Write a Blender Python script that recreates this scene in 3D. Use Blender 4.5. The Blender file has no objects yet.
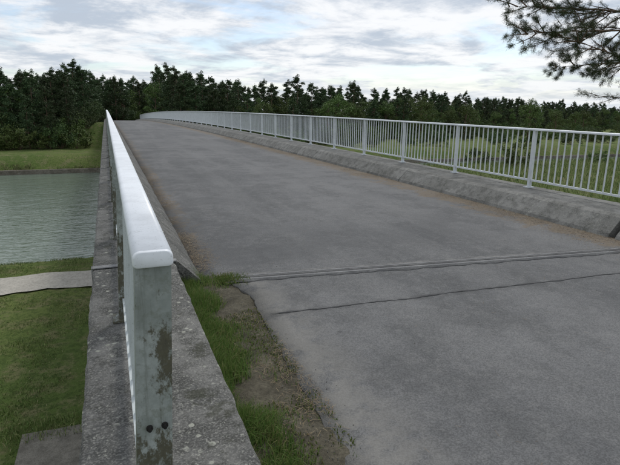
import bpy, math, random
import numpy as np
from mathutils import Vector, Quaternion, noise as mn
random.seed(7); R=np.random.RandomState(11)
scene=bpy.context.scene
S0,K0=.018,.00018
def prof(y):
    y=np.asarray(y,float)
    a=S0*y-K0*np.clip(y,0,None)**2
    e=S0*150-K0*150**2
    b=np.maximum(e-.036*(y-150),-4.1)
    return np.where(y>150,b,a)
def xoff(y):
    y=np.asarray(y,float)
    return np.clip(y-116,0,None)**2/110.

# ------------------------------------------------------------ materials
def newmat(name):
    m=bpy.data.materials.new(name); m.use_nodes=True
    nt=m.node_tree; return m,nt,nt.nodes['Principled BSDF']
class NB:
    def __init__(s,nt): s.nt=nt; s.pos=None
    def n(s,t,**k):
        x=s.nt.nodes.new(t)
        for a,b in k.items(): setattr(x,a,b)
        return x
    def l(s,a,b): s.nt.links.new(a,b)
    def P(s):
        if not s.pos: s.pos=s.n('ShaderNodeNewGeometry')
        return s.pos.outputs['Position']
    def noise(s,scale,detail=4,rough=.55,vec=None,dist=0,mapscale=None):
        v=vec or s.P()
        if mapscale:
            m=s.n('ShaderNodeMapping'); m.inputs['Scale'].default_value=mapscale; s.l(v,m.inputs['Vector']); v=m.outputs[0]
        x=s.n('ShaderNodeTexNoise'); x.inputs['Scale'].default_value=scale; x.inputs['Detail'].default_value=detail
        x.inputs['Roughness'].default_value=rough; x.inputs['Distortion'].default_value=dist
        s.l(v,x.inputs['Vector']); return x.outputs['Fac']
    def voro(s,scale,out='Distance',feature='F1'):
        x=s.n('ShaderNodeTexVoronoi'); x.inputs['Scale'].default_value=scale; x.feature=feature
        s.l(s.P(),x.inputs['Vector']); return x.outputs[out]
    def mr(s,v,a,b,c=0,d=1):
        x=s.n('ShaderNodeMapRange'); x.interpolation_type='SMOOTHSTEP'
        for i,q in enumerate((a,b,c,d)): x.inputs[i+1].default_value=q
        s.l(v,x.inputs[0]); return x.outputs[0]
    def math(s,op,a,b=None):
        x=s.n('ShaderNodeMath',operation=op)
        for i,q in enumerate((a,b)):
            if q is None: continue
            if isinstance(q,(int,float)): x.inputs[i].default_value=q
            else: s.l(q,x.inputs[i])
        return x.outputs[0]
    def mul(s,*a):
        r=a[0]
        for b in a[1:]: r=s.math('MULTIPLY',r,b)
        return r
    def band(s,v,c,h,soft):
        return s.mr(s.math('ABSOLUTE',s.math('SUBTRACT',v,c)),h+soft,h)
    def mix(s,f,a,b,mode='MIX'):
        x=s.n('ShaderNodeMix',data_type='RGBA',blend_type=mode)
        if isinstance(f,(int,float)): x.inputs[0].default_value=f
        else: s.l(f,x.inputs[0])
        for i,q in ((6,a),(7,b)):
            if isinstance(q,tuple): x.inputs[i].default_value=(*q,1)
            else: s.l(q,x.inputs[i])
        return x.outputs[2]
    def xyz(s):
        x=s.n('ShaderNodeSeparateXYZ'); s.l(s.P(),x.inputs[0]); return x.outputs
    def bump(s,h,strength,dist,b):
        x=s.n('ShaderNodeBump'); x.inputs['Strength'].default_value=strength; x.inputs['Distance'].default_value=dist
        s.l(h,x.inputs['Height']); s.l(x.outputs[0],b.inputs['Normal']); return x

def m_asphalt():
    m,nt,b=newmat('asphalt'); N=NB(nt)
    big=N.mr(N.noise(.35,3,.6),.35,.65)
    c=N.mix(big,(.104,.105,.104),(.150,.150,.147))
    med=N.mr(N.noise(2.0,5,.7),.42,.62)
    c=N.mix(N.mul(med,.55),c,(.080,.081,.079))
    st=N.mr(N.noise(1,3,.6,mapscale=(1.6,.12,1)),.42,.62)
    c=N.mix(N.mul(st,.4),c,(.172,.171,.165))
    c=N.mix(N.mul(N.mr(N.noise(11,3,.7),.46,.66),.35),c,(.18,.178,.17))
    ag=N.voro(150,'Color'); sx=N.n('ShaderNodeSeparateColor'); N.l(ag,sx.inputs[0])
    g=N.mr(sx.outputs[0],0,1,.72,1.26)
    gg=N.n('ShaderNodeCombineColor'); [N.l(g,gg.inputs[i]) for i in range(3)]
    c=N.mix(.8,c,gg.outputs[0],'MULTIPLY')
    X,Y,Z=N.xyz()
    r=N.mr(X,4.7,5.75); l=N.mul(N.mr(X,1.25,.75),N.mr(Y,4.2,5.0))
    g2=N.math('MAXIMUM',r,N.mul(l,.8))
    mk=N.mr(N.math('ADD',N.mul(g2,.40),N.noise(3.5,5,.75)),.70,.84)
    br=N.mix(N.noise(60,2,.7),(.10,.078,.053),(.22,.175,.12))
    c=N.mix(N.mul(mk,.75),c,br)
    e=N.mul(N.mr(X,1.5,1.0),N.mr(Y,4.3,4.1),N.mr(N.noise(5,5,.7),.36,.56))
    c=N.mix(N.mul(e,.6),c,(.23,.22,.195))
    d=N.mul(N.mr(X,2.6,1.1),N.mr(Y,4.2,4.8),N.mr(N.noise(1.1,3,.6),.38,.58))
    c=N.mix(N.mul(d,.5),c,(.068,.070,.070))
    d=N.mul(N.band(Y,5.3,.3,.8),N.mr(N.noise(.9,3,.6),.40,.6))
    c=N.mix(N.mul(d,.4),c,(.08,.081,.081))
    yc=N.math('ADD',Y,N.math('MULTIPLY',X,.065))
    hl=N.mul(N.band(yc,3.40,.02,.07),N.mr(N.noise(8,3),.35,.6)); c=N.mix(N.mul(hl,.45),c,(.076,.076,.074))
    sp=N.mul(N.mr(N.voro(3.1),.06,.035),N.mr(N.noise(1.3,1),.5,.56)); c=N.mix(N.mul(sp,.55),c,(.05,.05,.05))
    N.l(c,b.inputs['Base Color']); b.inputs['Roughness'].default_value=.85
    b.inputs['Specular IOR Level'].default_value=.25
    N.bump(N.noise(110,2,.7),.5,.006,b)
    return m
def m_concrete(name,a,bb,lichen=.8,seg=True,moss=.5,dark=.8):
    m,nt,b=newmat(name); N=NB(nt)
    c=N.mix(N.mr(N.noise(1.9,5,.7),.38,.62),a,bb)
    c=N.mix(N.mul(N.mr(N.noise(7,5,.75),.44,.62),dark),c,(.050,.050,.044))
    c=N.mix(N.mul(N.mr(N.noise(110,1,.6),.40,.75),.45),c,(.30,.295,.27))
    n2=N.mul(N.noise(40,3,.7),.35)
    ln=N.mr(N.math('ADD',N.voro(15),n2),.40,.33); gate=N.mr(N.noise(3.1,3,.7),.48,.56)
    c=N.mix(N.mul(ln,gate,lichen),c,N.mix(N.noise(50,1),(.26,.27,.22),(.44,.44,.38)))
    ln2=N.mr(N.noise(60,3,.6),.60,.67)
    c=N.mix(N.mul(ln2,lichen*.7),c,(.36,.36,.31))
    ms=N.mr(N.noise(4.2,6,.8),.55,.64)
    c=N.mix(N.mul(ms,moss),c,(.040,.042,.026))
    if seg:
        X,Y,Z=N.xyz()
        f=N.math('ABSOLUTE',N.math('SUBTRACT',N.math('FRACT',N.math('DIVIDE',N.math('ADD',Y,3.4),5.0)),.5))
        c=N.mix(N.mr(f,.0016,.0010),c,(.02,.02,.018))
    N.l(c,b.inputs['Base Color']); b.inputs['Roughness'].default_value=.9; b.inputs['Specular IOR Level'].default_value=.25
    N.bump(N.math('ADD',N.noise(90,2,.6),N.mul(N.noise(14,4,.65),1.4)),.6,.010,b)
    return m
def m_paint(name,base,dirt,dirty=.5,rough=.35):
    m,nt,b=newmat(name); N=NB(nt)
    c=N.mix(N.mr(N.noise(5,4,.7),.4,.7),base,tuple(x*.84 for x in base))
    k=N.mr(N.noise(24,5,.8,mapscale=(1,1,.45)),.58,.68)
    c=N.mix(N.mul(k,dirty),c,dirt)
    k2=N.mr(N.noise(200,1,.6),.63,.72); c=N.mix(N.mul(k2,dirty*.8),c,dirt)
    N.l(c,b.inputs['Base Color']); b.inputs['Roughness'].default_value=rough+.1
    return m
def m_post():
    m,nt,b=newmat('weathered_post_paint'); N=NB(nt)
    X,Y,Z=N.xyz()
    c=N.mix(N.mr(N.noise(6,5,.75),.35,.65),(.36,.39,.37),(.22,.245,.225))
    g=N.mr(N.noise(34,5,.75),.50,.62); c=N.mix(N.mul(g,.45),c,(.15,.165,.125))
    s=N.mr(N.noise(1,4,.7,mapscale=(90,90,4)),.5,.7); c=N.mix(N.mul(s,.45),c,(.12,.13,.105))
    reg=N.math('MAXIMUM',N.mul(N.band(Z,1.02,.045,.08),N.mr(X,.036,.070)),N.mr(Z,.90,.78))
    k=N.mr(N.math('ADD',N.noise(42,6,.78,mapscale=(1,1,.6)),N.mul(reg,.19)),.57,.69)
    dk=N.mix(N.noise(90,3,.7),(.030,.026,.014),(.11,.10,.055))
    c=N.mix(N.mul(k,.92),c,dk)
    N.l(c,b.inputs['Base Color']); b.inputs['Roughness'].default_value=.55
    N.bump(N.math('ADD',N.noise(90,3),k),.3,.003,b)
    return m
def m_ground():
    m,nt,b=newmat('grass_ground'); N=NB(nt)
    c=N.mix(N.mr(N.noise(.09,3,.6),.35,.65),(.095,.140,.036),(.14,.175,.052))
    c=N.mix(N.mul(N.mr(N.noise(1.1,6,.72),.46,.64),.75),c,(.21,.19,.10))
    c=N.mix(N.mul(N.mr(N.noise(6,5,.75),.46,.6),.7),c,(.050,.080,.020))
    X,Y,Z=N.xyz()
    rp=N.mr(Z,-5.95,-6.15)
    c=N.mix(rp,c,N.mix(N.voro(2.6),(.05,.05,.04),(.16,.155,.13)))
    N.l(c,b.inputs['Base Color']); b.inputs['Roughness'].default_value=.95; b.inputs['Specular IOR Level'].default_value=.1
    N.bump(N.noise(12,4,.75),.8,.10,b)
    return m
def m_simple(name,a,bb,scale,rough=.9,bs=.6,bd=.02):
    m,nt,b=newmat(name); N=NB(nt)
    c=N.mix(N.mr(N.noise(scale,5,.7),.32,.68),a,bb); c=N.mix(N.mul(N.mr(N.noise(scale*9,3,.7),.4,.7),.5),c,tuple(x*.5 for x in a))
    N.l(c,b.inputs['Base Color']); b.inputs['Roughness'].default_value=rough; b.inputs['Specular IOR Level'].default_value=.2
    N.bump(N.noise(scale*9,3,.7),bs,bd,b); return m
def m_leaf(name,cols,trans=.0,var=.25):
    m,nt,b=newmat(name); N=NB(nt)
    g=N.n('ShaderNodeNewGeometry'); oi=N.n('ShaderNodeObjectInfo')
    r=N.n('ShaderNodeValToRGB'); N.l(g.outputs['Random Per Island'],r.inputs[0])
    e=r.color_ramp.elements; e[0].color=(*cols[0],1); e[1].color=(*cols[-1],1)
    for i,cc in enumerate(cols[1:-1]):
        q=e.new((i+1)/(len(cols)-1)); q.color=(*cc,1)
    hs=N.n('ShaderNodeHueSaturation'); N.l(r.outputs[0],hs.inputs['Color'])
    N.l(N.mr(oi.outputs['Random'],0,1,.48,.515),hs.inputs['Hue'])
    N.l(N.mr(oi.outputs['Random'],0,1,1-var,1+var),hs.inputs['Value'])
    N.l(hs.outputs[0],b.inputs['Base Color']); b.inputs['Roughness'].default_value=.65; b.inputs['Specular IOR Level'].default_value=.25
    if trans:
        t=N.n('ShaderNodeBsdfTranslucent'); N.l(hs.outputs[0],t.inputs[0])
        mx=N.n('ShaderNodeMixShader'); mx.inputs[0].default_value=trans
        N.l(b.outputs[0],mx.inputs[1]); N.l(t.outputs[0],mx.inputs[2]); N.l(mx.outputs[0],nt.nodes['Material Output'].inputs[0])
    return m
def m_water():
    m,nt,b=newmat('canal_water'); N=NB(nt)
    N.l(N.mix(N.noise(.12,2),(.125,.165,.125),(.165,.205,.16)),b.inputs['Base Color'])
    b.inputs['Roughness'].default_value=.07; b.inputs['IOR'].default_value=1.33
    h=N.math('ADD',N.noise(1.7,3,.6,mapscale=(.7,1.5,1),dist=.4),N.mul(N.noise(.45,2,.5,mapscale=(.6,1.3,1)),1.3))
    N.bump(h,.42,.17,b); return m

ASPH=m_asphalt(); CONC=m_concrete('weathered_concrete',(.075,.075,.070),(.16,.157,.145),.8,True,.65); CONC2=m_concrete('pier_concrete',(.2,.2,.19),(.32,.31,.29),.2,False,.2)
KERB=m_concrete('kerb_concrete',(.14,.138,.125),(.22,.217,.20),.4,True,.35,.55)
RAILT=m_paint('rail_paint',(.78,.81,.83),(.25,.26,.23),.35,.30)
BARP=m_paint('baluster_paint',(.50,.54,.53),(.17,.18,.14),.5,.45)
BARR=m_paint('galvanised_paint',(.62,.65,.66),(.2,.21,.19),.35,.4)
POST=m_post(); GROUND=m_ground(); WATER=m_water()
SOIL=m_simple('verge_soil',(.058,.052,.036),(.125,.112,.08),7)
PATH=m_simple('path_gravel',(.38,.36,.31),(.48,.45,.39),1.3)
PAVE=m_simple('slope_paving',(.15,.14,.115),(.25,.235,.195),4)
BANKC=m_simple('bank_edge_concrete',(.09,.08,.06),(.19,.175,.14),.8)
BARK=m_simple('pine_bark',(.12,.08,.055),(.20,.14,.10),3)
STEEL=m_simple('joint_steel',(.19,.19,.19),(.27,.27,.265),6,.75,.2,.002)
SEAL=m_simple('joint_sealant',(.11,.11,.108),(.19,.189,.18),4,.85,.4,.003)
TAR=m_simple('tar',(.05,.05,.05),(.095,.095,.093),10,.8,.3,.003)
BOLT=m_simple('bolt_steel',(.02,.02,.02),(.05,.045,.04),50,.5)
PINE=m_leaf('pine_foliage',[(.028,.050,.021),(.043,.072,.026),(.064,.095,.034),(.034,.058,.023)])
DECI=m_leaf('broadleaf_foliage',[(.050,.082,.021),(.085,.13,.032),(.115,.165,.042),(.06,.098,.025)],0,.25)
DARK=m_leaf('dark_foliage',[(.030,.055,.018),(.06,.095,.028),(.08,.12,.034)])
NEED=m_leaf('pine_needles',[(.035,.055,.025),(.06,.085,.035),(.085,.11,.045)])
GRASSB=m_leaf('grass_blades',[(.06,.11,.022),(.10,.16,.035),(.14,.20,.05),(.22,.20,.09)],.35)
GRASSF=m_leaf('field_grass',[(.08,.12,.03),(.12,.165,.045),(.17,.20,.065),(.24,.22,.11)])
LITTER=m_leaf('dry_needles',[(.08,.05,.028),(.15,.10,.06),(.24,.18,.11)])
REED=m_leaf('reeds',[(.07,.09,.03),(.12,.135,.05),(.18,.16,.08)])

# ------------------------------------------------------------ mesh helpers
def obj(name,me,mats,parent=None):
    for m in mats: me.materials.append(m)
    o=bpy.data.objects.new(name,me); scene.collection.objects.link(o)
    if parent: o.parent=parent
    return o
def empty(name):
    o=bpy.data.objects.new(name,None); scene.collection.objects.link(o); return o
class MB:
    def __init__(s): s.v=[]; s.f=[]
    def box(s,x0,x1,y0,y1,z0,z1,pf=True):
        n=len(s.v)
        for y in (y0,y1):
            p=float(prof(y)) if pf else 0
            for x,z in ((x0,z0),(x1,z0),(x1,z1),(x0,z1)): s.v.append((x,y,z+p))
        s.f+=[(n,n+1,n+2,n+3),(n+7,n+6,n+5,n+4),(n,n+4,n+5,n+1),(n+1,n+5,n+6,n+2),(n+2,n+6,n+7,n+3),(n+3,n+7,n+4,n)]
    def vbar(s,x,y,w,d,z0,z1,lean=0,w0=None):
        p=float(prof(y)); n=len(s.v); w0=w0 or w; xb=x-lean
        for yy in (y-d/2,y+d/2):
            for xx,z in ((xb-w0/2,z0),(xb+w0/2,z0),(x+w/2,z1),(x-w/2,z1)): s.v.append((xx,yy,z+p))
        s.f+=[(n,n+1,n+2,n+3),(n+7,n+6,n+5,n+4),(n,n+4,n+5,n+1),(n+1,n+5,n+6,n+2),(n+3,n+7,n+4,n),(n+2,n+6,n+7,n+3)]
    def sweep(s,sec,ys,jit=0,jitmax=12):
        n0=len(s.v); m=len(sec)
        for y in ys:
            p=float(prof(y))
            for i,(x,z) in enumerate(sec):
                dx=dz=0
                if jit and y<jitmax:
                    q=Vector((x*3+i*7.3,y*9,0)); q2=Vector((i*3.1,y*1.7,5))
                    dx=jit*(mn.noise(q)+.8*mn.noise(q2)); dz=jit*.6*mn.noise(q+Vector((0,0,9)))
                    c=mn.noise(Vector((i*5.,y*4.,3)))
                    if c>.45: dz-=jit*2*(c-.45)*3
                s.v.append((x+dx,y,z+p+dz))
        for j in range(len(ys)-1):
            for i in range(m):
                a=n0+j*m+i; b=n0+j*m+(i+1)%m
                s.f.append((a,b,b+m,a+m))
        s.f.append(tuple(n0+i for i in range(m))[::-1]); e=n0+(len(ys)-1)*m
        s.f.append(tuple(e+i for i in range(m)))
    def cyl(s,p0,p1,r0,r1,k=8,cap=True):
        p0=Vector(p0);p1=Vector(p1);d=(p1-p0).normalized()
        u=d.orthogonal().normalized();w=d.cross(u);n=len(s.v)
        for p,r in ((p0,r0),(p1,r1)):
            for i in range(k):
                a=2*math.pi*i/k; s.v.append(tuple(p+u*(r*math.cos(a))+w*(r*math.sin(a))))
        for i in range(k):
            j=(i+1)%k; s.f.append((n+i,n+j,n+k+j,n+k+i))
        if cap: s.f.append(tuple(n+k+i for i in range(k)))
    def make(s,name,mat,parent=None,smooth=False):
        me=bpy.data.meshes.new(name); me.from_pydata(s.v,[],s.f); me.update()
        import bmesh
        bm=bmesh.new(); bm.from_mesh(me); bmesh.ops.recalc_face_normals(bm,faces=bm.faces); bm.to_mesh(me); bm.free()
        if smooth: me.polygons.foreach_set('use_smooth',[True]*len(me.polygons))
        return obj(name,me,[mat],parent)
def npmesh(name,V,F):
    me=bpy.data.meshes.new(name); k=F.shape[1]
    me.vertices.add(len(V)); me.vertices.foreach_set('co',np.ascontiguousarray(V,np.float32).ravel())
    me.loops.add(F.size); me.loops.foreach_set('vertex_index',np.ascontiguousarray(F,np.int32).ravel())
    me.polygons.add(len(F)); me.polygons.foreach_set('loop_start',np.arange(0,F.size,k,dtype=np.int32))
    me.update(calc_edges=True); return me

# ------------------------------------------------------------ terrain
WZ=-6.45
def sm(a,b,x):
    t=np.clip((x-a)/(b-a),0,1); return t*t*(3-2*t)
def terr(X,Y):
    X=np.asarray(X,float);Y=np.asarray(Y,float)
    near=-5.42+ sm(8,17,X)*4.1*sm(28.5,24.5,Y)
    zn=near+(-7.6-near)*sm(25.0,30.5,Y)
    far=-4.5+.5*np.sin(X*.013+1)*np.cos(Y*.011)
    zf=-7.6+(far+7.6)*sm(69.8,76.5,Y)
    z=np.where(Y<50,zn,zf)
    dx=np.maximum(np.maximum(1.2-X,X-7.2),0); dy=np.maximum(Y-2.8,0)
    d=np.hypot(dx,dy)
    z=np.maximum(z,-.75-d/1.25+np.clip(S0*np.minimum(Y,0),-3,0))
    c=3.3+xoff(Y)
    dx=np.maximum(np.abs(X-c)-5.2,0); dy=np.maximum(94-Y,0); d=np.hypot(dx,dy)
    z=np.maximum(z,np.minimum(prof(Y),0)*1-.35-d/1.5-(Y>240)*9)
    return z
def axis(parts):
    return np.unique(np.round(np.concatenate([np.arange(a,b,s) for a,b,s in parts]),3))
xs=axis([(-1600,-300,100),(-300,-60,12),(-60,-20,2),(-20,20,.35),(20,80,2),(80,420,12),(420,1700,100)])
ys=axis([(-400,-40,40),(-40,-4,3),(-4,34,.35),(34,66,4),(66,100,.7),(100,260,4),(260,600,20),(600,2600,150)])
GX,GY=np.meshgrid(xs,ys); GZ=terr(GX,GY)+ (R.rand(*GX.shape)-.5)*.05
V=np.stack([GX,GY,GZ],-1).reshape(-1,3); nx=len(xs);ny=len(ys)
ii,jj=np.meshgrid(np.arange(nx-1),np.arange(ny-1)); a=(jj*nx+ii).ravel()
me=npmesh('ground',V,np.stack([a,a+1,a+nx+1,a+nx],1)); me.polygons.foreach_set('use_smooth',[True]*len(me.polygons))
obj('ground',me,[GROUND])
me=npmesh('canal_water',np.array([(-1600,25.5,WZ),(1700,25.5,WZ),(1700,76,WZ),(-1600,76,WZ)]),np.array([[0,1,2,3]])); obj('canal_water',me,[WATER])
V=[];F=[]; X=np.arange(-420,420,.8)
for i,x in enumerate(X):
    j1=.05*mn.noise(Vector((x*.6,0,0)))+.03*mn.noise(Vector((x*3,0,0)))
    V+=[(x,71.9,-7.5),(x,72.0+j1,-5.92+j1),(x,72.45+j1,-5.88+j1),(x,72.9,-6.4)]
for i in range(len(X)-1):
    for k in range(3): F.append((i*4+k,(i+1)*4+k,(i+1)*4+k+1,i*4+k+1))
obj('canal_bank_wall',npmesh('canal_bank_wall',np.array(V),np.array(F)),[BANKC])
def sheet(name,x0,x1,y0,y1,sx,sy,dz,mat,edge=0):
    X=np.linspace(x0,x1,max(2,int((x1-x0)/sx))); Y=np.linspace(y0,y1,max(2,int((y1-y0)/sy)))
    A,B=np.meshgrid(X,Y)
    if edge:
        B=B.copy()
        for r in (0,-1):
            B[r]+=np.array([edge*mn.noise(Vector((x*.5,r*9.,0)))+edge*.4*mn.noise(Vector((x*2.,r*9.,4))) for x in X])
    V=np.stack([A,B,terr(A,B)+dz],-1).reshape(-1,3); n=len(X); i,j=np.meshgrid(np.arange(n-1),np.arange(len(Y)-1)); a=(j*n+i).ravel()
    me=npmesh(name,V,np.stack([a,a+1,a+n+1,a+n],1)); me.polygons.foreach_set('use_smooth',[True]*len(me.polygons)); obj(name,me,[mat])
sheet('gravel_path',-200,7.5,20.9,23.1,.3,.3,.06,PATH,.35)
sheet('slope_paving',-2.25,8.4,5.0,11.0,.3,.3,.07,PAVE,.12)

# ------------------------------------------------------------ road
def road():
    yn=list(np.arange(-6,4.2,.04)); yf=list(np.arange(4.25,30,.5))+list(np.arange(30,236,3.))
    V=[];F=[]; cols=9
    ey=[-6,.0,1.66,2.3,2.78,3.3,3.7,4.05,4.2]; ex=[.82,.84,.865,.92,.94,.97,1.02,.98,.90]
    for y in yn+yf:
        if y<=4.2:
            xl=np.interp(y,ey,ex)+.05*mn.noise(Vector((y*2.6,0,0)))+.03*mn.noise(Vector((y*9,3,0)))+.016*mn.noise(Vector((y*26,3,0)))
        else: xl=.70
        xr=5.84
        o=float(xoff(y)); p=float(prof(y))
        row=[(xl+.004+o,y,p-.04)]+[(xl+(xr-xl)*(i/(cols-1))**1.6+o,y,p) for i in range(cols)]
        row[1]=(row[1][0],y,p-.012)
        V+=row
    m=cols+1; n=len(yn+yf)
    for j in range(n-1):
        for i in range(m-1):
            a=j*m+i; F.append((a,a+1,a+m+1,a+m))
    obj('road',npmesh('road',np.array(V),np.array(F)),[ASPH])
road()
Yv=np.arange(-6,4.4,.04); Xv=np.linspace(.40,1.25,30)
A,B=np.meshgrid(Xv,Yv)
Zv=np.array([[ -.004+.018*mn.noise(Vector((x*7,y*7,0)))+.012*mn.noise(Vector((x*25,y*25,0)))-.024*min(1,max(0,(x-.82)/.2)) for x in Xv] for y in Yv])+prof(B)
V=np.stack([A,B,Zv],-1).reshape(-1,3); n=len(Xv); i,j=np.meshgrid(np.arange(n-1),np.arange(len(Yv)-1)); a=(j*n+i).ravel()
obj('verge_soil',npmesh('verge_soil',V,np.stack([a,a+1,a+n+1,a+n],1)),[SOIL])

# ------------------------------------------------------------ bridge
bridge=empty('road_bridge')
ysn=list(np.arange(-6,4.09,.05)); ysb=list(np.arange(4.14,14,.05))+list(np.arange(14,118,1.))
LN=[(-.195,-3.4),(-.195,.245),(-.18,.26),(.425,.26),(.44,.245),(.44,-.9),(.2,-3.4)]
b=MB(); b.sweep(LN,ysn,.009); b.make('wing_wall',CONC,bridge)
RS=[(5.80,-.01),(5.83,.05),(6.02,.235),(6.09,.262),(6.88,.26),(6.9,.245)]
b=MB(); b.sweep([(5.80,-.9)]+RS+[(6.9,-3.1)],ysn,.010); b.make('right_kerb_wall',KERB,bridge)
LB=[(-.195,-.55),(-.195,.245),(-.18,.26),(.42,.26),(.48,.235),(.66,.05),(.71,-.02),(.71,-.3),(.3,-.4)]
b=MB(); b.sweep(LB,ysb,.009); b.make('left_edge_beam',CONC,bridge)
b=MB(); b.sweep([(5.80,-.3)]+RS+[(6.9,-.55),(6.4,-.55)],ysb,.010); b.make('right_edge_beam',KERB,bridge)
b=MB(); b.sweep([(.1,-.42),(.1,-.06),(6.6,-.06),(6.6,-.42)],[4.14]+list(range(6,97,3)))
for xg in (1.3,3.35,5.4): b.sweep([(xg-.35,-1.6),(xg-.35,-.40),(xg+.35,-.40),(xg+.35,-1.6)],[5.2]+list(range(8,95,3)))
b.make('deck_slab',CONC2,bridge)
b=MB(); b.box(-.15,6.85,-5.9,4.05,-.9,-.08); b.box(-.19,6.89,4.2,5.1,-6.5,-1.62,False); b.box(-.19,6.89,95,96,-6.5,-2.2,False)
for yp in (25.,75.):
    for xp in (1.3,5.4): b.cyl((xp,yp,-8),(xp,yp,float(prof(yp))-2.0),.45,.45,20)
    b.box(.4,6.3,yp-.5,yp+.5,-2.15,-1.61)
b.make('abutment_and_piers',CONC2,bridge)
b=MB(); b.box(-.20,.46,4.085,4.15,.258,.266); b.box(-.205,-.196,4.085,4.15,-.3,.266); b.make('slab_joint_plate',STEEL,bridge)

def strip(name,x0,x1,ya,yb,w,dz,mat,wig=0,seg=60,parent=None,th=0,wv=0):
    V=[];F=[]
    for k in range(seg+1):
        t=k/seg; x=x0+(x1-x0)*t; y=ya+(yb-ya)*t+wig*mn.noise(Vector((x*2,ya,1)))+wig*.35*mn.noise(Vector((x*15,ya,1)))
        ww=max(.002,w*(1+wv*mn.noise(Vector((x*9,ya,7))))); p=float(prof(y))+dz
        V+=[(x,y-ww/2,p-th),(x,y-ww/2,p),(x,y+ww/2,p),(x,y+ww/2,p-th)]
    for k in range(seg):
        for q in range(3):
            a=k*4+q; F.append((a,a+4,a+5,a+1))
    return obj(name,npmesh(name,np.array(V),np.array(F)),[mat],parent)
J=empty('expansion_joint')
def jy(x,o): return 4.23-.12*(x-.9)+o
for nm,o,w,dz,mt,wg,wv in (('sealant',0,.24,.0022,SEAL,.014,.3),('steel_edge_1',.045,.020,.0042,STEEL,0,0),('steel_edge_2',-.045,.020,.0042,STEEL,0,0),('gap',0,.022,.0034,TAR,0,.5)):
    strip(nm,.80,5.80,jy(.8,o),jy(5.8,o),w,dz,mt,wg,140,J,.0012,wv)
strip('road_crack',1.05,5.8,3.33,3.02,.017,.003,TAR,.03,240,None,.001,1.5)

# ------------------------------------------------------------ railings
LEAN=.05
def railing(name,xc,y0,y1,phase,pm,bm_,lean):
    root=empty(name); w=.082
    sec=[]; z0,z1=1.224,1.26
    for cx,cz,a0,rr in ((xc+w/2-.016,z1-.016,0,.016),(xc-w/2+.016,z1-.016,90,.016),(xc-w/2+.008,z0+.008,180,.008),(xc+w/2-.008,z0+.008,270,.008)):
        for k in range(6):
            a=math.radians(a0+18*k); sec.append((cx+rr*math.cos(a),cz+rr*math.sin(a)))
    b=MB(); b.sweep(sec,list(np.arange(y0,y1,1.0)))
    m=len(sec); e=[]
    for s,dy in ((1,0.0),(.985,-.004),(.93,-.008),(.86,-.0095)):
        for x,z in sec: e.append(((x-xc)*s+xc,y0+dy,(z-1.241)*s+1.241+float(prof(y0))))
    base=len(b.v); b.v+=e
    for k in range(3):
        for i in range(m):
            a=base+k*m+i; c=base+k*m+(i+1)%m; b.f.append((a,c,c+m,a+m))
    b.f.append(tuple(base+3*m+i for i in range(m)))
    b.make('top_rail',RAILT,root,True)
    b=MB()
    posts=np.arange(phase,y1-.1,2.0); posts=posts[posts>=y0-.01]
    for p in posts:
        near=abs(p-y0)<.05
        yp=p+.03 if near else p
        b.vbar(xc,yp,.074 if lean else .058,.05,.262,1.226,lean,.082 if lean else None)
        b.box(xc-lean-.075,xc-lean+.06,yp-.06,yp+.06,.262,.276)
    b.make('posts',pm,root)
    b=MB(); lx=lambda z: xc-lean*(1.22-z)/.96
    for i in range(len(posts)-1): b.box(lx(.39)-.018,lx(.39)+.018,posts[i]+.04,posts[i+1]-.03,.375,.405)
    b.box(lx(.39)-.018,lx(.39)+.018,posts[-1],y1-1,.375,.405)
    for i,p in enumerate(np.arange(phase,y1-1.1,.125)):
        if p<y0+.06 or (i%16)==0: continue
        b.vbar(xc,p,.020,.014,.404,1.226,xc-lx(.404))
    b.make('balusters',bm_,root)
    return root
rl=railing('bridge_railing',.067,1.02,113,1.02,POST,BARP,LEAN)
rr=railing('bridge_railing.001',6.69,-3.67,113,-3.67,BARR,BARR,0)
b=MB()
p=float(prof(1.05))
for x in (.036,.069):
    b.cyl((x,1.026,.845+p),(x,1.012,.845+p),.0048,.0042,6)
    b.cyl((x,1.026,.845+p),(x,1.021,.845+p),.0075,.0075,14)
b.make('bolts',BOLT,rl)

# ------------------------------------------------------------ blades
def blades(name,P,h,w,mat,lean=.5,parent=None):
    n=len(P); az=R.rand(n)*6.283; la=R.rand(n)*6.283; ln=(R.rand(n)**1.3)*lean
    s=np.stack([np.cos(az),np.sin(az),0*az],1)*(w*.5)[:,None]
    d=np.stack([np.cos(la)*ln,np.sin(la)*ln,0*az],1)*h[:,None]
    up=np.zeros((n,3)); up[:,2]=h
    v0=P-s; v1=P+s; v2=P+up*.55+d*.3+s*.8; v3=P+up*.55+d*.3-s*.8; v4=P+up*(1-.3*ln[:,None])+d
    V=np.stack([v0,v1,v2,v3,v4],1).reshape(-1,3); a=np.arange(n)*5
    T=np.concatenate([np.stack([a,a+1,a+2],1),np.stack([a,a+2,a+3],1),np.stack([a+3,a+2,a+4],1)])
    return obj(name,npmesh(name,V,T),[mat],parent)
def vn(x,y,s): return np.array([mn.noise(Vector((a*s,b*s,2.2))) for a,b in zip(x,y)])
n=60000; y=R.uniform(1.2,4.5,n); x=.45+np.abs(R.normal(0,.17,n))
dens=vn(x,y,4.2)*1.3+.58-(x-.45)*1.6+ .3*np.exp(-((y-3.2)/.8)**2) -.25*(y<1.7)
k=dens>R.rand(n)*.8; k&=(x<1.04); x=x[k];y=y[k]
h=(.015+.075*R.rand(len(x)))*(1+1.3*np.clip(vn(x,y,2.1)+.25,0,1))*np.clip(1.25-(x-.45)*2.0,.25,1.2)
blades('verge_grass',np.stack([x,y,prof(y)-.015],1),h,R.uniform(.0025,.0055,len(x)),GRASSB,1.0)
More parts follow.
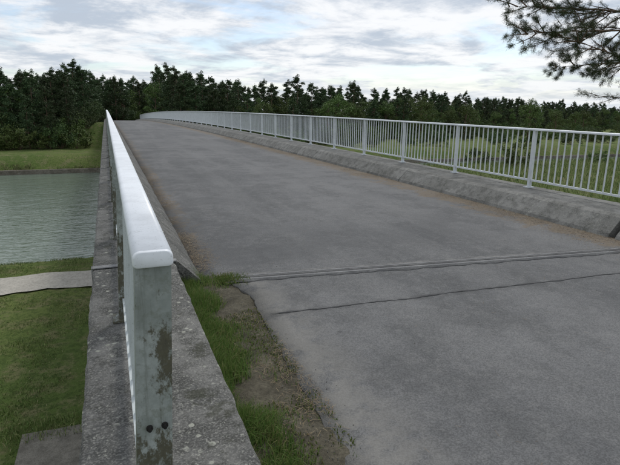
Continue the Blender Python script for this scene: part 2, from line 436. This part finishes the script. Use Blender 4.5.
n=1600; y=R.normal(4.2,.07,n); x=.8+np.abs(R.normal(0,.12,n)); blades('joint_weeds',np.stack([x,y,prof(y)],1),R.uniform(.01,.04,n),R.uniform(.003,.006,n),GRASSB,1.2)
n=6000; y=R.uniform(1.3,4.3,n); x=R.uniform(.5,.98,n); k=vn(x,y,4)>.02; x=x[k];y=y[k]
blades('verge_weeds',np.stack([x,y,prof(y)-.005],1),R.uniform(.008,.024,len(x)),R.uniform(.004,.009,len(x)),GRASSB,1.6)
n=150000; y=5+R.rand(n)**.95*22; x=-.8-R.rand(n)*np.minimum(26,4+y*.9)
k=~((y>20.7)&(y<23.3)) & ~((x>-2.3)&(y<11.1)) & (vn(x,y,1.1)*1.5+.5>R.rand(n)*1.0); x=x[k];y=y[k]
hh=R.uniform(.03,.08,len(x))*(1+1.4*np.clip(vn(x,y,.5),0,1)); hh[y>24]*=1.8
blades('bank_grass',np.stack([x,y,terr(x,y)-.01],1),hh,R.uniform(.010,.024,len(x)),GRASSF,1.)
n=900; y=R.uniform(10.6,11.5,n); x=R.uniform(-2.7,-.2,n); blades('paving_edge_grass',np.stack([x,y,terr(x,y)+.03],1),R.uniform(.06,.2,n),R.uniform(.01,.02,n),GRASSF,1.)
n=70000; y=R.uniform(-2,27,n); x=7.1+R.rand(n)**.8*34
blades('embankment_grass',np.stack([x,y,terr(x,y)-.01],1),R.uniform(.08,.32,n),R.uniform(.012,.03,n),GRASSF,1.)
n=14000; x=R.uniform(-75,40,n); y=R.normal(73.0,.4,n); k=vn(x,y*3,.35)+.25>R.rand(n)*.8; x=x[k];y=y[k]
blades('reeds',np.stack([x,y,np.maximum(terr(x,y),WZ+.3)],1),R.uniform(.2,.5,len(x)),R.uniform(.03,.07,len(x)),REED,.6)
def litter(name,x,y,zoff=.003,mat=LITTER,L=(.02,.05)):
    n=len(x); az=R.rand(n)*6.283; l=R.uniform(*L,n)*.5
    d=np.stack([np.cos(az)*l,np.sin(az)*l,R.uniform(-.002,.008,n)],1); s=np.stack([-np.sin(az),np.cos(az),0*az],1)*.0009
    P=np.stack([x,y,prof(y)+zoff+R.rand(n)*.006],1)
    V=np.stack([P-d-s,P-d+s,P+d+s,P+d-s],1).reshape(-1,3); a=np.arange(n)*4
    obj(name,npmesh(name,V,np.stack([a,a+1,a+2,a+3],1)),[mat])
n=52000; y=R.uniform(1,26,n); x=5.84-np.abs(R.normal(0,.27,n)); k=vn(x,y,1.6)+.35>R.rand(n)*.7; x1=x[k];y1=y[k]
n=8000; y=4.3+R.rand(n)**1.5*9; x=.70+np.abs(R.normal(0,.11,n)); k=vn(x,y,1.6)+.25>R.rand(n)*.7; x2=x[k];y2=y[k]
n=5000; y=R.uniform(1.0,4.4,n); x=R.uniform(.46,1.0,n); k=vn(x,y,2.6)+.2>R.rand(n)*.8; x3=x[k];y3=y[k]
n=1500; y=R.uniform(1,9,n); x=R.uniform(1.1,5.8,n); k=vn(x,y,1.2)-.1>R.rand(n)*.9; x4=x[k];y4=y[k]
litter('pine_needle_litter',np.concatenate([x1,x2,x3,x4]),np.concatenate([y1,y2,y3,y4]))
gv=[];gf=[]
def stone(x,y,r):
    n=len(gv); p=float(prof(y)); ang=R.rand()*3
    for i in range(5):
        a=ang+i*1.257; q=r*R.uniform(.7,1.2); gv.append((x+q*math.cos(a),y+q*math.sin(a),p-.002))
    for i in range(5):
        a=ang+i*1.257+.4; q=r*R.uniform(.4,.7); gv.append((x+q*math.cos(a),y+q*math.sin(a),p+r*R.uniform(.6,.9)))
    for i in range(5):
        j=(i+1)%5; gf.append((n+i,n+j,n+5+j,n+5+i))
    gf.append(tuple(n+5+i for i in range(5)))
for _ in range(300): stone(min(1.6,.8+abs(R.normal(0,.12))),R.uniform(1.2,4.3),R.uniform(.0015,.004))
for _ in range(350): stone(5.8-abs(R.normal(0,.2)),R.uniform(1.5,12),R.uniform(.003,.008))
for _ in range(60): stone(R.uniform(1.2,5.6),R.uniform(2,12),R.uniform(.003,.007))
GRIT=m_simple('grit_stone',(.16,.15,.13),(.28,.27,.24),30)
me=bpy.data.meshes.new('gravel_grit'); me.from_pydata(gv,[],gf); obj('gravel_grit',me,[GRIT])

# ------------------------------------------------------------ trees
def leafcloud(C,RAD,per,size):
    V=[]
    for c,r,k in zip(C,RAD,per):
        u=R.normal(size=(k,3)); u/=np.linalg.norm(u,axis=1)[:,None]
        rad=(R.rand(k)**.45)*(1+.22*R.normal(size=k)); p=np.array(c)+u*rad[:,None]*np.array(r)
        a=R.normal(size=(k,3)); a/=np.linalg.norm(a,axis=1)[:,None]; bb=np.cross(a,R.normal(size=(k,3))); bb/=np.linalg.norm(bb,axis=1)[:,None]
        s=(size*(.5+R.rand(k)))[:,None]
        V.append(np.stack([p-a*s*.5,p+bb*s*.34,p+a*s*.5,p-bb*s*.34],1))
    V=np.concatenate(V).reshape(-1,3); a=np.arange(len(V)//4)*4
    return V,np.stack([a,a+1,a+2,a+3],1)
def tree_mesh(name,H,kind):
    b=MB(); 
    pts=[Vector((0,0,-.5))]; lean=Vector((R.normal()*.02,R.normal()*.02,0))
    for k in range(1,7): pts.append(Vector((lean.x*k*H/6+R.normal()*.08,lean.y*k*H/6+R.normal()*.08,H*k/6.3)))
    if kind in('pine','deci'):
        for k in range(6): b.cyl(pts[k],pts[k+1],.17*(1-k/7.),.17*(1-(k+1)/7.),6,False)
    C=[];RD=[];PR=[]
    if kind=='pine':
        zb=H*R.uniform(.2,.34); W=R.uniform(1.9,2.7); nC=40; e=R.uniform(1.5,2.6)
        for i in range(nC):
            t=(i+R.rand())/nC; z=zb+(H*.97-zb)*t; w=W*(1-.78*t**e)*(.35+.65*R.rand()); a=R.rand()*6.283
            r=R.uniform(.7,1.1)*(1-.5*t*t)
            C.append((w*math.cos(a)+lean.x*z,w*math.sin(a)+lean.y*z,z+.1*w));RD.append((r,r,r*.55));PR.append(int(230*(.4+r*.6)))
            if i%2: b.cyl((lean.x*z,lean.y*z,z-.35),C[-1],.05,.015,3,False)
        for q in range(2): C.append((lean.x*H+R.normal()*.3,lean.y*H+R.normal()*.3,H*(.96+.03*q)));RD.append((.42,.42,.55));PR.append(90)
        sz=.21
    elif kind=='deci':
        W=H*R.uniform(.24,.31)
        for i in range(36):
            z=H*(.10+.86*R.rand()); t=(z/H-.10)/.86; w=W*math.sqrt(max(.03,1-(2*t-.85)**2*.75))*R.rand()**.4; a=R.rand()*6.283
            r=R.uniform(.6,1.2)*H/11; C.append((w*math.cos(a),w*math.sin(a),min(z,H*.95)));RD.append((r,r,r*.75));PR.append(int(190*r+40))
            if i%2: b.cyl((0,0,z*.7),C[-1],.05,.015,3,False)
        sz=.21
    else:
        for i in range(20):
            a=R.rand()*6.283; w=H*.55*R.rand()**.6; z=H*(.15+.72*R.rand()*(1-.5*(w/(H*.55))**2)); r=R.uniform(.4,.8)*H/4
            C.append((w*math.cos(a),w*math.sin(a),z));RD.append((r,r,r*.8));PR.append(int(170*r+50))
            if i%2: b.cyl((0,0,.1),C[-1],.03,.01,3,False)
        sz=.15
    V2,F2=leafcloud(C,RD,PR,sz)
    tv=np.array(b.v); tf=[tuple(f) for f in b.f]
    allv=np.concatenate([tv,V2]); F2=F2+len(tv)
    F=np.concatenate([np.array(tf),F2]); me=npmesh(name,allv,F)
    mi=np.concatenate([np.zeros(len(tf),np.int32),np.ones(len(F2),np.int32)])
    me.materials.append(BARK); me.materials.append({'pine':PINE,'deci':DECI,'bush':DECI,'dbush':DARK}[kind])
    me.polygons.foreach_set('material_index',mi); return me
PM=[tree_mesh('pine_%d'%i,h,'pine') for i,h in enumerate((12.4,13.5,14.2,14.6,13.,13.8))]
DM=[tree_mesh('broadleaf_%d'%i,h,'deci') for i,h in enumerate((10.5,11.5,12.5,9.5))]
BM_=[tree_mesh('shrub_%d'%i,h,'bush') for i,h in enumerate((3.2,4,2.6))]
BD=[tree_mesh('shrub_dark_%d'%i,h,'dbush') for i,h in enumerate((3.2,4.2))]
forest=empty('forest')
cnt=0
def place(me,x,y,s,par):
    global cnt; cnt+=1
    o=bpy.data.objects.new(me.name.split('.')[0],me); scene.collection.objects.link(o); o.parent=par
    o.location=(x,y,float(terr(x,y))-.1); o.rotation_euler=(0,0,R.rand()*6.283); o.scale=(s*R.uniform(.9,1.2),s*R.uniform(.9,1.2),s)
def edgeY(x):
    return 92+max(0,x-22)*.45+2.0*math.sin(x*.13)
for row in range(4):
    x=-110.
    while x<420:
        yy=edgeY(x)+row*4.6+R.normal()*1.3; x+=2.6+R.rand()*1.1+max(0,x-60)*.013
        if abs(x-3.3)<8.5 : continue
        s=R.uniform(.86,1.0)*(.93 if x<-6 else (.98 if x>20 else 1))*(1+.07*mn.noise(Vector((x*.06,0,0))))
        if R.rand()<(.34 if x>25 else .25)*(1.3 if row<2 else .5): place(DM[R.randint(4)],x,yy,s*R.uniform(.85,1.05)*(.75 if row==0 else 1),forest)
        else: place(PM[R.randint(6)],x,yy,s*(.82 if row==0 else 1),forest)
for yy in np.arange(112,196,5.):
    for x in np.arange(-22,42,3.9):
        xx=x+R.normal()*.9; y2=yy+R.normal()
        if abs(xx-3.3-float(xoff(y2)))<6.2: continue
        if y2<150 and abs(xx-3.3)>16: continue
        place(PM[R.randint(6)] if R.rand()<.8 else DM[R.randint(4)],xx,y2,R.uniform(.92,1.06)*(1+max(0,y2-130)*.003),forest)
for x in np.arange(-110,400,3.4):
    xx=x+R.normal(); yy=edgeY(xx)-3+R.normal()*1.2
    if abs(xx-3.3)<7: continue
    place((BM_+BD)[R.randint(5)],xx,yy,R.uniform(.9,1.5)*(1+max(0,xx-60)*.002),forest)
for x in np.arange(-300,900,11):
    place(PM[R.randint(6)],x+R.normal()*2,max(300,edgeY(x)+90)+R.normal()*4,R.uniform(1.05,1.25),forest)
shr=empty('bank_shrubs')
for (x,y,s,k) in [(-17,87,1.3,0),(-13.5,86.5,1.2,1),(-10,87,1.2,2),(-21,88,1.4,1),(-26,88.5,1.,0),(-31,89,1.2,3),(-7,88,1.2,4),(-5,91,1.3,1),(-9,91,1.5,3),(-14,90,1.5,4),(-5.5,96,1.3,4),(-2.8,93,.9,3),(-3.5,99,1.1,4),(-1.9,103,1.1,4)]:
    place((BM_+BD)[k],x,y,s,shr)
for (x,y,s) in [(-8,95,.9),(-11,93,.9),(-6.8,101,.95),(-15,92.5,1.0),(13,93,.9),(15,98,.95)]: place(PM[R.randint(6)],x,y,s,forest)
shr2=empty('canal_shrubs')
for i in range(90):
    x=19+R.rand()**.8*90; y=R.uniform(22,26)
    place((BM_+BD)[R.randint(5)],x,y,R.uniform(.28,.6),shr2)
for i in range(260):
    x=12+R.rand()**.85*260; y=edgeY(x)-R.rand()**1.3*min(edgeY(x)-79,60)-2
    if y>78 and abs(x-3.3)>8: place((BM_+BD+BD+DM[3:])[R.randint(8)],x,y,R.uniform(.7,1.15),shr2)
print('trees',cnt)

# ------------------------------------------------------------ overhanging pine, right
R=np.random.RandomState(5)
pine=empty('pine_tree')
b=MB(); bx,by=20.4,13.1; bz=float(terr(bx,by))
tp=[Vector((bx+.12*math.sin(k*.9),by+.1*math.cos(k*1.3),bz-.3+k*1.4)) for k in range(8)]
for k in range(7): b.cyl(tp[k],tp[k+1],.24*(1-k*.11),.24*(1-(k+1)*.11),10,False)
LFT=Vector((-.925,.38,0)); TOW=Vector((-.38,-.925,0))
tufts=[]
def branch(p,d,L,r,depth):
    n=max(3,int(L/.32)); seg=L/n; pts=[p]
    for k in range(n):
        d=(d+Vector((R.normal(),R.normal(),R.normal()*.7))*(.05 if depth==0 else .15)+Vector((0,0,.018 if depth else .004))).normalized()
        q=pts[-1]+d*seg; b.cyl(pts[-1],q,r*(1-k/n)+.004,r*(1-(k+1)/n)+.004,5,False); pts.append(q)
        t=(k+1)/n
        if depth<2 and t>(.25 if depth==0 else .15):
            for _ in range(2):
                if R.rand()<.82:
                    sd=Vector((R.normal(),R.normal(),R.normal()*.4)); sd=(sd-d*sd.dot(d)).normalized()
                    branch(q,(d*.8+sd*.75).normalized(),L*(.28 if depth==0 else .40)*(1.15-t*.6)*R.uniform(.6,1.25),r*.45,depth+1)
        if depth==2 or (depth==1 and t>.5): tufts.append((q,d))
limbs=[(1.8,4.9,.0,.05),(2.3,4.0,-.02,-.5),(3.2,5.9,.02,.08),(3.9,6.4,.02,-.06),(4.7,5.4,.06,-.15),(5.3,4.8,.12,.3),(6.0,4.4,.22,-.3),(3.6,3.,0,-1.6),(4.6,3.,.1,2.6),(5.4,3.,.1,3.3),(2.6,3.,.1,3.0)]
for z,L,up,az in limbs:
    h=z+1.555; p=Vector((bx,by,h))
    d=(LFT*math.cos(az)+TOW*math.sin(az)); d.z=up; branch(p,d.normalized(),L,.055,0)
branch(Vector((bx,by,2.2)),(LFT+Vector((0,0,.05))).normalized(),2.8,.03,1)
b.make('trunk_and_limbs',BARK,pine,True)
TP=np.array([t[0] for t in tufts]); TD=np.array([t[1] for t in tufts]); per=36
P=np.repeat(TP,per,0)+R.normal(size=(len(TP)*per,3))*.045; D=np.repeat(TD,per,0)*.9+R.normal(size=(len(TP)*per,3))*.65; D/=np.linalg.norm(D,axis=1)[:,None]
Sd=np.cross(D,R.normal(size=D.shape)); Sd/=np.linalg.norm(Sd,axis=1)[:,None]; L=R.uniform(.08,.16,len(P))[:,None]
V=np.stack([P-Sd*.005,P+Sd*.005,P+D*L],1).reshape(-1,3); a=np.arange(len(P))*3
obj('needles',npmesh('needles',V,np.stack([a,a+1,a+2],1)),[NEED],pine)
print('tufts',len(tufts))

# ------------------------------------------------------------ light
SE,SA=math.radians(52),math.radians(35)
w=bpy.data.worlds.new('World'); scene.world=w; w.use_nodes=True; nt=w.node_tree; N=NB(nt)
bg=nt.nodes['Background']; out=nt.nodes['World Output']
sky=N.n('ShaderNodeTexSky',sky_type='NISHITA'); sky.sun_disc=False; sky.sun_elevation=SE; sky.sun_rotation=SA; sky.air_density=1.0; sky.dust_density=1.0
N.l(sky.outputs[0],bg.inputs[0]); bg.inputs[1].default_value=.13
tc=N.n('ShaderNodeTexCoord'); sp=N.n('ShaderNodeSeparateXYZ'); N.l(tc.outputs['Generated'],sp.inputs[0])
zz=N.math('ADD',N.math('MAXIMUM',sp.outputs[2],0.),.10)
cv=N.n('ShaderNodeCombineXYZ'); N.l(N.math('DIVIDE',sp.outputs[0],zz),cv.inputs[0]); N.l(N.math('DIVIDE',sp.outputs[1],zz),cv.inputs[1])
cov=N.mr(N.noise(.75,6,.6,vec=cv.outputs[0],dist=.4),.36,.52)
haze=N.mr(sp.outputs[2],.10,.015)
cov=N.math('MAXIMUM',N.mul(cov,.93),haze)
lum=N.noise(1.5,7,.64,vec=cv.outputs[0],dist=.3)
cc=N.mix(N.mr(lum,.37,.60),(.52,.585,.68),(.98,.985,1.0))
cc=N.mix(N.mul(haze,.45),cc,(.82,.87,.92))
bg2=N.n('ShaderNodeBackground'); N.l(cc,bg2.inputs[0]); bg2.inputs[1].default_value=1.0
mx=N.n('ShaderNodeMixShader'); N.l(cov,mx.inputs[0]); N.l(bg.outputs[0],mx.inputs[1]); N.l(bg2.outputs[0],mx.inputs[2]); N.l(mx.outputs[0],out.inputs[0])
sl=bpy.data.lights.new('sun','SUN'); sl.energy=1.5; sl.angle=math.radians(12); sl.color=(1,.97,.92)
so=bpy.data.objects.new('sun',sl); scene.collection.objects.link(so)
sd=Vector((math.sin(SA)*math.cos(SE),math.cos(SA)*math.cos(SE),math.sin(SE))); so.rotation_euler=sd.to_track_quat('Z','Y').to_euler(); so.location=(0,0,60)

# ------------------------------------------------------------ camera
cam=bpy.data.cameras.new('camera'); co=bpy.data.objects.new('camera',cam); scene.collection.objects.link(co); scene.camera=co
th,ph,ro=math.radians(22.33),math.radians(13.65),math.radians(.7)
d=Vector((math.sin(th)*math.cos(ph),math.cos(th)*math.cos(ph),-math.sin(ph)))
q=d.to_track_quat('-Z','Y') @ Quaternion((0,0,1),ro)
co.rotation_mode='QUATERNION'; co.rotation_quaternion=q; co.location=(0,0,1.555)
cam.sensor_width=36; cam.lens=28.28; cam.clip_start=.05; cam.clip_end=6000
scene.view_settings.view_transform='Standard'; scene.view_settings.look='None'; scene.view_settings.exposure=0
